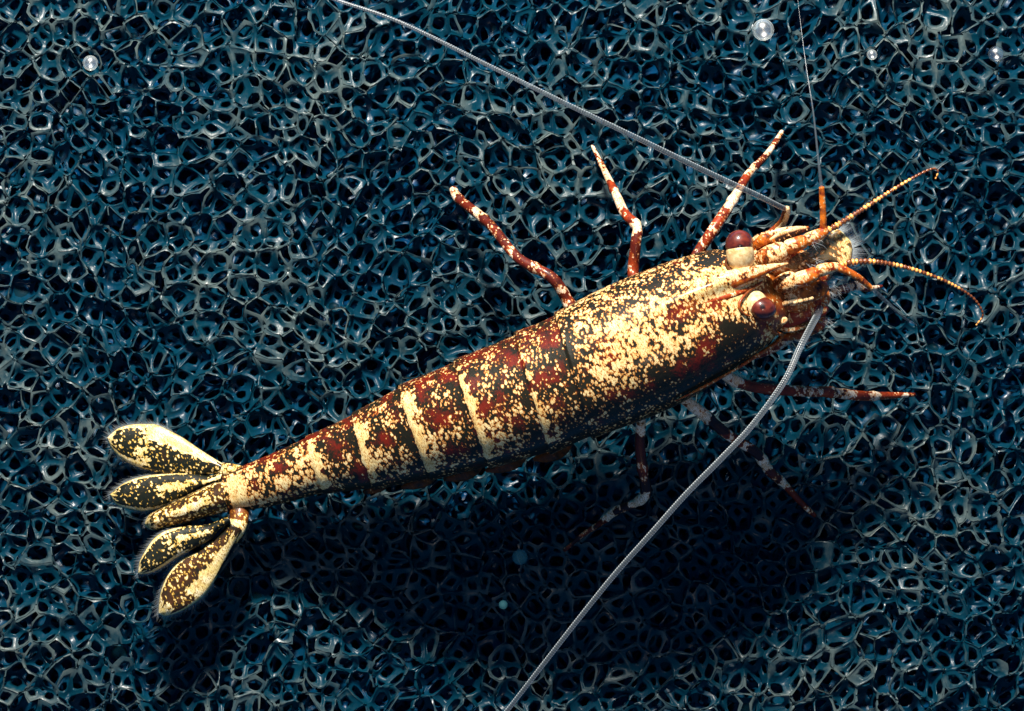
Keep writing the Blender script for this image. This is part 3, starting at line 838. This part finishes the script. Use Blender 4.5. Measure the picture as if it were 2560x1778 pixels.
    o = new_mesh('mouth_bristles', V, F, M_hair, root); o['kind'] = 'stuff'
    # joints by which the tail blades hang on the last ring
    o = shell_tube('uropod_base', [(600, 1180, .85), (575, 1176, .9), (552, 1172, .85), (535, 1166, .8)], [16, 17, 15, 9], M_fan, lambda t, a: (.62, .9, .2), flat=.7); o['label'] = 'upper joint of the tail blades'
    o = shell_tube('uropod_base', [(592, 1246, .8), (598, 1285, .95), (592, 1320, 1.0), (578, 1352, 1.0)], [22, 24, 22, 15], M_fan, lambda t, a: ((.36, .9, .3) if t < .55 else (.72, .7, .2)), flat=.7); o['label'] = 'lower joint of the tail blades'
head_bits()

# ---- flat plates: tail fan and the clear scale between the feelers
def plate(name, edgeA, edgeB, zf, mat, pigf, thick=0.05, dome=0.12, parent=root, label=None, nu=60, nv=28, keel=0.0):
    """edgeA and edgeB run from the hinge to the tip along the two sides (photo px)"""
    A = catmull([(x, y, 0) for x, y in edgeA], nu); B = catmull([(x, y, 0) for x, y in edgeB], nu)
    V, C = [], []
    for side in (1, -1):
        for i in range(nu):
            t = i / (nu - 1)
            for j in range(nv):
                v = j / (nv - 1)
                q = A[i] * (1 - v) + B[i] * v
                d = max(0.0, 1 - (2 * v - 1) ** 2) ** .5
                e = min(1.0, (1 - t) * 7)
                z = zf(t) + dome * d * (0.4 + 0.6 * e) + keel * math.exp(-((v - .5) / .12) ** 2) * (1 - t) + side * thick * min(1, 3 * d) * e ** .5
                V.append(P(q[0], q[1], z)); C.append(pigf(t + .025 * math.sin(v * 23 + 3 * t) + .02 * math.sin(v * 51), v + (.03 * math.sin(t * 31) + .025 * math.sin(t * 67 + 1)) * (.15 < v < .85)))
    F = []
    off = nu * nv
    for i in range(nu - 1):
        for j in range(nv - 1):
            a = i * nv + j
            F.append((a, a + 1, a + nv + 1, a + nv)); F.append((off + a, off + a + nv, off + a + nv + 1, off + a + 1))
    for i in range(nu - 1):
        for j in (0, nv - 1):
            a = i * nv + j; F.append((a, a + nv, off + a + nv, off + a) if j == 0 else (a, off + a, off + a + nv, a + nv))
    for j in range(nv - 1):
        for i in (0, nu - 1):
            a = i * nv + j; F.append((a, off + a, off + a + 1, a + 1) if i == 0 else (a, a + 1, off + a + 1, off + a))
    o = new_mesh(name, V, F, mat, parent, pig=np.array(C))
    if label: o['label'] = label
    return o, A, B

def bristles(parent, A, B, zf, t0, length, n=110, rad=0.006, tip_dir=None, sides=(0, 1)):
    """fine fringe of hairs round the free edge"""
    V, F = [], []
    nu = len(A)
    edge = []
    if 0 in sides: edge += [(A[i], A[max(i - 1, 0)], B[i], i / (nu - 1)) for i in range(int(nu * t0), nu)]
    if 1 in sides: edge += [(B[i], B[max(i - 1, 0)], A[i], i / (nu - 1)) for i in range(nu - 1, int(nu * t0), -1)]
    ax = (A[-1] + B[-1]) / 2 - (A[0] + B[0]) / 2; ax /= np.linalg.norm(ax)
    for k in range(n):
        u = k / (n - 1) * (len(edge) - 1); i = int(u); fr = u - i
        e0 = edge[i]; e1 = edge[min(i + 1, len(edge) - 1)]
        q = e0[0] * (1 - fr) + e1[0] * fr; opp = e0[2] * (1 - fr) + e1[2] * fr; t = e0[3]
        out = q - opp; l = np.linalg.norm(out); out = out / l if l > 1e-6 else ax
        d = out * (1.1 - t * .8) + ax * (0.35 + t); d /= np.linalg.norm(d)
        d = d + rng.normal(0, .10, 3) * np.array([1, 1, 0])
        ln = length * (0.6 + 0.6 * rng.random())
        p0 = P(q[0], q[1], zf(t) + .02); p2 = P(q[0] + d[0] * ln, q[1] + d[1] * ln, zf(t) - 0.1 + rng.normal(0, .06))
        side = np.cross(p2 - p0, (0, 0, 1)); side = side / (np.linalg.norm(side) + 1e-9) * rad
        b = len(V)
        up = np.array([0, 0, rad])
        V += [p0 - side, p0 + side, p0 + up, p2]
        F += [(b, b + 1, b + 3), (b + 1, b + 2, b + 3), (b + 2, b, b + 3)]
    o = new_mesh('bristle_fringe', V, F, M_hair, parent); o['kind'] = 'stuff'
    return o

def Z4(pts): return [(220 + x / 2.7515, 1000 + y / 2.7515) for x, y in pts]
def fan_pig(rim0=.10, streak=None):
    def f(t, v):
        e = min(v, 1 - v); rim = e < rim0 * (0.4 + t) or t > .955
        c = 0.52
        if rim: c = 1.05
        if streak and streak[0] < v < streak[1] and streak[2] < t < streak[3]: c = 1.15
        if t < .12: c = .55
        return (c, .35, 0)
    return f
def fan(name_label, a, b, z0, z1, pig, **kw):
    zf = lambda t: z0 + (z1 - z0) * t
    o, A, B = plate('uropod', Z4(a), Z4(b), zf, M_fan, pig, label=name_label, **kw)
    bristles(o, A, B, zf, .45, 20, 150)
fan('uppermost outer tail blade, cream along its upper edge',
    [(930, 440), (790, 352), (700, 290), (620, 240), (480, 172), (400, 165), (290, 170), (200, 200), (130, 262)],
    [(930, 505), (850, 510), (760, 530), (640, 528), (470, 500), (310, 448), (230, 405), (170, 345), (130, 264)], .78, .50,
    lambda t, v: (1.2 if (v < .34 and .08 < t < .62) else (.95 if (v < .10 or t > .93 or (v > .88 and t > .6)) else (.72 if .60 < t < .68 else .40)), .3, 0), dome=.10)
fan('second tail blade, green-black inside a cream rim',
    [(930, 475), (850, 520), (700, 502), (540, 503), (380, 525), (250, 570), (150, 650)],
    [(900, 590), (800, 600), (680, 665), (600, 705), (500, 748), (400, 766), (300, 755), (200, 722), (150, 652)], .82, .52,
    lambda t, v: (1.1 if ((v < .07 or v > .90) and t > .35) or t > .94 else (.72 if .3 < v < .6 and t < .55 else .34), .2, 0))
fan('lower inner tail blade below the telson',
    [(965, 790), (880, 835), (800, 858), (700, 862), (600, 880), (520, 905), (450, 955), (400, 1025), (355, 1110), (343, 1190)],
    [(985, 850), (905, 890), (860, 950), (760, 1010), (620, 1080), (540, 1132), (450, 1182), (380, 1198), (350, 1200), (343, 1192)], 1.12, 1.10,
    lambda t, v: (1.1 if ((v < .08 or v > .90) and t > .45) or t > .93 else (.70 if .35 < v < .6 and .2 < t < .6 else .38), .3, 0))
fan('lowest outer tail blade, pale along its right edge',
    [(960, 840), (885, 940), (750, 1040), (640, 1095), (565, 1170), (510, 1280), (488, 1380), (484, 1470)],
    [(1062, 895), (1010, 985), (940, 1115), (875, 1240), (810, 1335), (740, 1395), (650, 1450), (550, 1484), (486, 1475)], 1.08, 1.0,
    lambda t, v: (1.2 if (.60 < v < .95 and .08 < t < .65) else (1.1 if t > .88 or ((v < .06 or v > .93) and t > .4) else .42), .4, .1), dome=.10)
tz = lambda t: 1.0 - .32 * t
o, A_, B_ = plate('telson', Z4([(930, 560), (850, 575), (700, 645), (600, 695), (500, 745), (420, 790), (388, 850)]),
      Z4([(960, 770), (880, 790), (780, 815), (650, 855), (520, 885), (440, 896), (390, 866)]), tz, M_fan,
      lambda t, v: ((.85 if (.35 < v < .62 and .2 < t < .6) else (.75 if t > .9 else .46)), .45, .1), dome=.32, thick=.12, label='narrow ridged tail plate in the middle of the fan')
bristles(o, A_, B_, tz, .9, 9, 24)

def ZA(pts): return [(1780 + x / 5.7, 480 + y / 5.7) for x, y in pts]
M_clear = shell_material('clear_scale', 5.0, cream=(0.80, 0.66, 0.36), cream2=(0.62, 0.50, 0.20), red=(0.20, 0.11, 0.04), dark=(0.13, 0.09, 0.04), alpha=0.62)
zf = lambda t: 3.25 - .1 * t
o, A_, B_ = plate('mouth_scale', ZA([(1000, 960), (1100, 900), (1300, 850), (1480, 740), (1620, 640), (1780, 535), (1900, 612), (1975, 700), (2002, 800)]),
      ZA([(1000, 1110), (1150, 1130), (1300, 1080), (1500, 1020), (1700, 1000), (1850, 1060), (1925, 1075), (1985, 930), (2004, 805)]), zf, M_clear,
      lambda t, v: ((1.1 if t > .78 and (v > .45 or v < .08) else (.62 if t > .66 else .40)), .4, .0), dome=.10, thick=.03, label='half-clear rounded scale between the upper and lower feelers')
bristles(o, A_, B_, zf, .72, 42, 260, rad=.005)

# swimmerets under the abdomen, seen as dark lobes along its lower side
for k, (x, y, w, ln) in enumerate([(1400, 1140, 30, 70), (1290, 1165, 30, 80), (1180, 1188, 30, 75), (1070, 1210, 26, 70), (960, 1226, 20, 55)]):
    dx, dy = -0.93, 0.30
    o = shell_tube('swimmeret', [(x + 30, y - 58, 2.0 + (x - 960) * .0010), (x, y - 18, 1.3), (x + dx * ln * .5, y - 12 + dy * ln * .5, 1.05), (x + dx * ln, y - 12 + dy * ln, .9)], [w * .5, w * .7, w * .6, 5], M_body,
                   lambda t, a: (0.30 if math.cos(a) > .2 else .16, .35, .2), n=30, ring=16, flat=.45)

# ---------------------------------------------------------------- air bubbles and specks in the water
M_bub = simple('air_bubble_skin', (0.55, 0.60, 0.58), 0.08, spec=1.0)
nt = M_bub.node_tree; lw = nt.nodes.new('ShaderNodeLayerWeight'); lw.inputs['Blend'].default_value = 0.5
nt.links.new(ramp(nt.nodes, nt.links, lw.outputs['Facing'], [(0.25, (.05,) * 3), (0.45, (.22,) * 3), (0.60, (.08,) * 3), (0.82, (.75,) * 3)]), nt.nodes['Principled BSDF'].inputs['Alpha'])  # opaque rim paints in the bubble's ring of reflected light
def bubble(px, py, z, r, label, mat=M_bub):
    c = P(px, py, z); r = r / 100
    V, F = [], []
    nu, nv = 32, 20
    for i in range(nv + 1):
        th = math.pi * i / nv
        for j in range(nu):
            ph = 2 * math.pi * j / nu
            V.append(c + r * np.array([math.sin(th) * math.cos(ph), math.sin(th) * math.sin(ph), math.cos(th)]))
    for i in range(nv):
        for j in range(nu):
            j2 = (j + 1) % nu
            F.append((i * nu + j, (i + 1) * nu + j, (i + 1) * nu + j2, i * nu + j2))
    o = new_mesh('air_bubble', V, F, mat)
    o['label'] = label; o['category'] = 'bubble'; o['group'] = 'air bubbles on the foam'
    return o
bubble(226, 158, .3, 19, 'bright round bubble on the foam at the upper left')
bubble(1908, 75, .35, 27, 'largest bright bubble, near the top edge right of centre')
bubble(2180, 137, .25, 13, 'small oval bubble between the large bubble and the dark one')
ad = nt.nodes.new('ShaderNodeAddShader'); gl = nt.nodes.new('ShaderNodeBsdfGlossy')
gl.inputs['Color'].default_value = (.22, .22, .21, 1); gl.inputs['Roughness'].default_value = 0.3
nt.links.new(nt.nodes['Principled BSDF'].outputs[0], ad.inputs[0]); nt.links.new(gl.outputs[0], ad.inputs[1])
nt.links.new(ad.outputs[0], nt.nodes['Material Output'].inputs['Surface'])
M_bub2 = M_bub.copy(); M_bub2.name = 'dark_bubble_skin'
M_bub2.node_tree.nodes['Principled BSDF'].inputs['Base Color'].default_value = (0.002, 0.004, 0.008, 1)
bubble(2490, 135, .35, 20, 'dark-rimmed bubble near the top right corner', M_bub2)

M_speck = simple('drifting_speck', (0.10, 0.35, 0.38), 0.6, alpha=0.22, spec=0.2)
for (x, y, z, r, lb) in ((1300, 1393, 1.0, 19, 'larger faint round speck drifting in the shadow below the shrimp'), (1258, 1512, 1.0, 11, 'smaller faint round speck drifting in the shadow near the bottom')):
    o = bubble(x, y, z, r, lb, M_speck); o.name = 'drifting_speck'; o['category'] = 'speck'; o['group'] = 'specks drifting in the shadow'
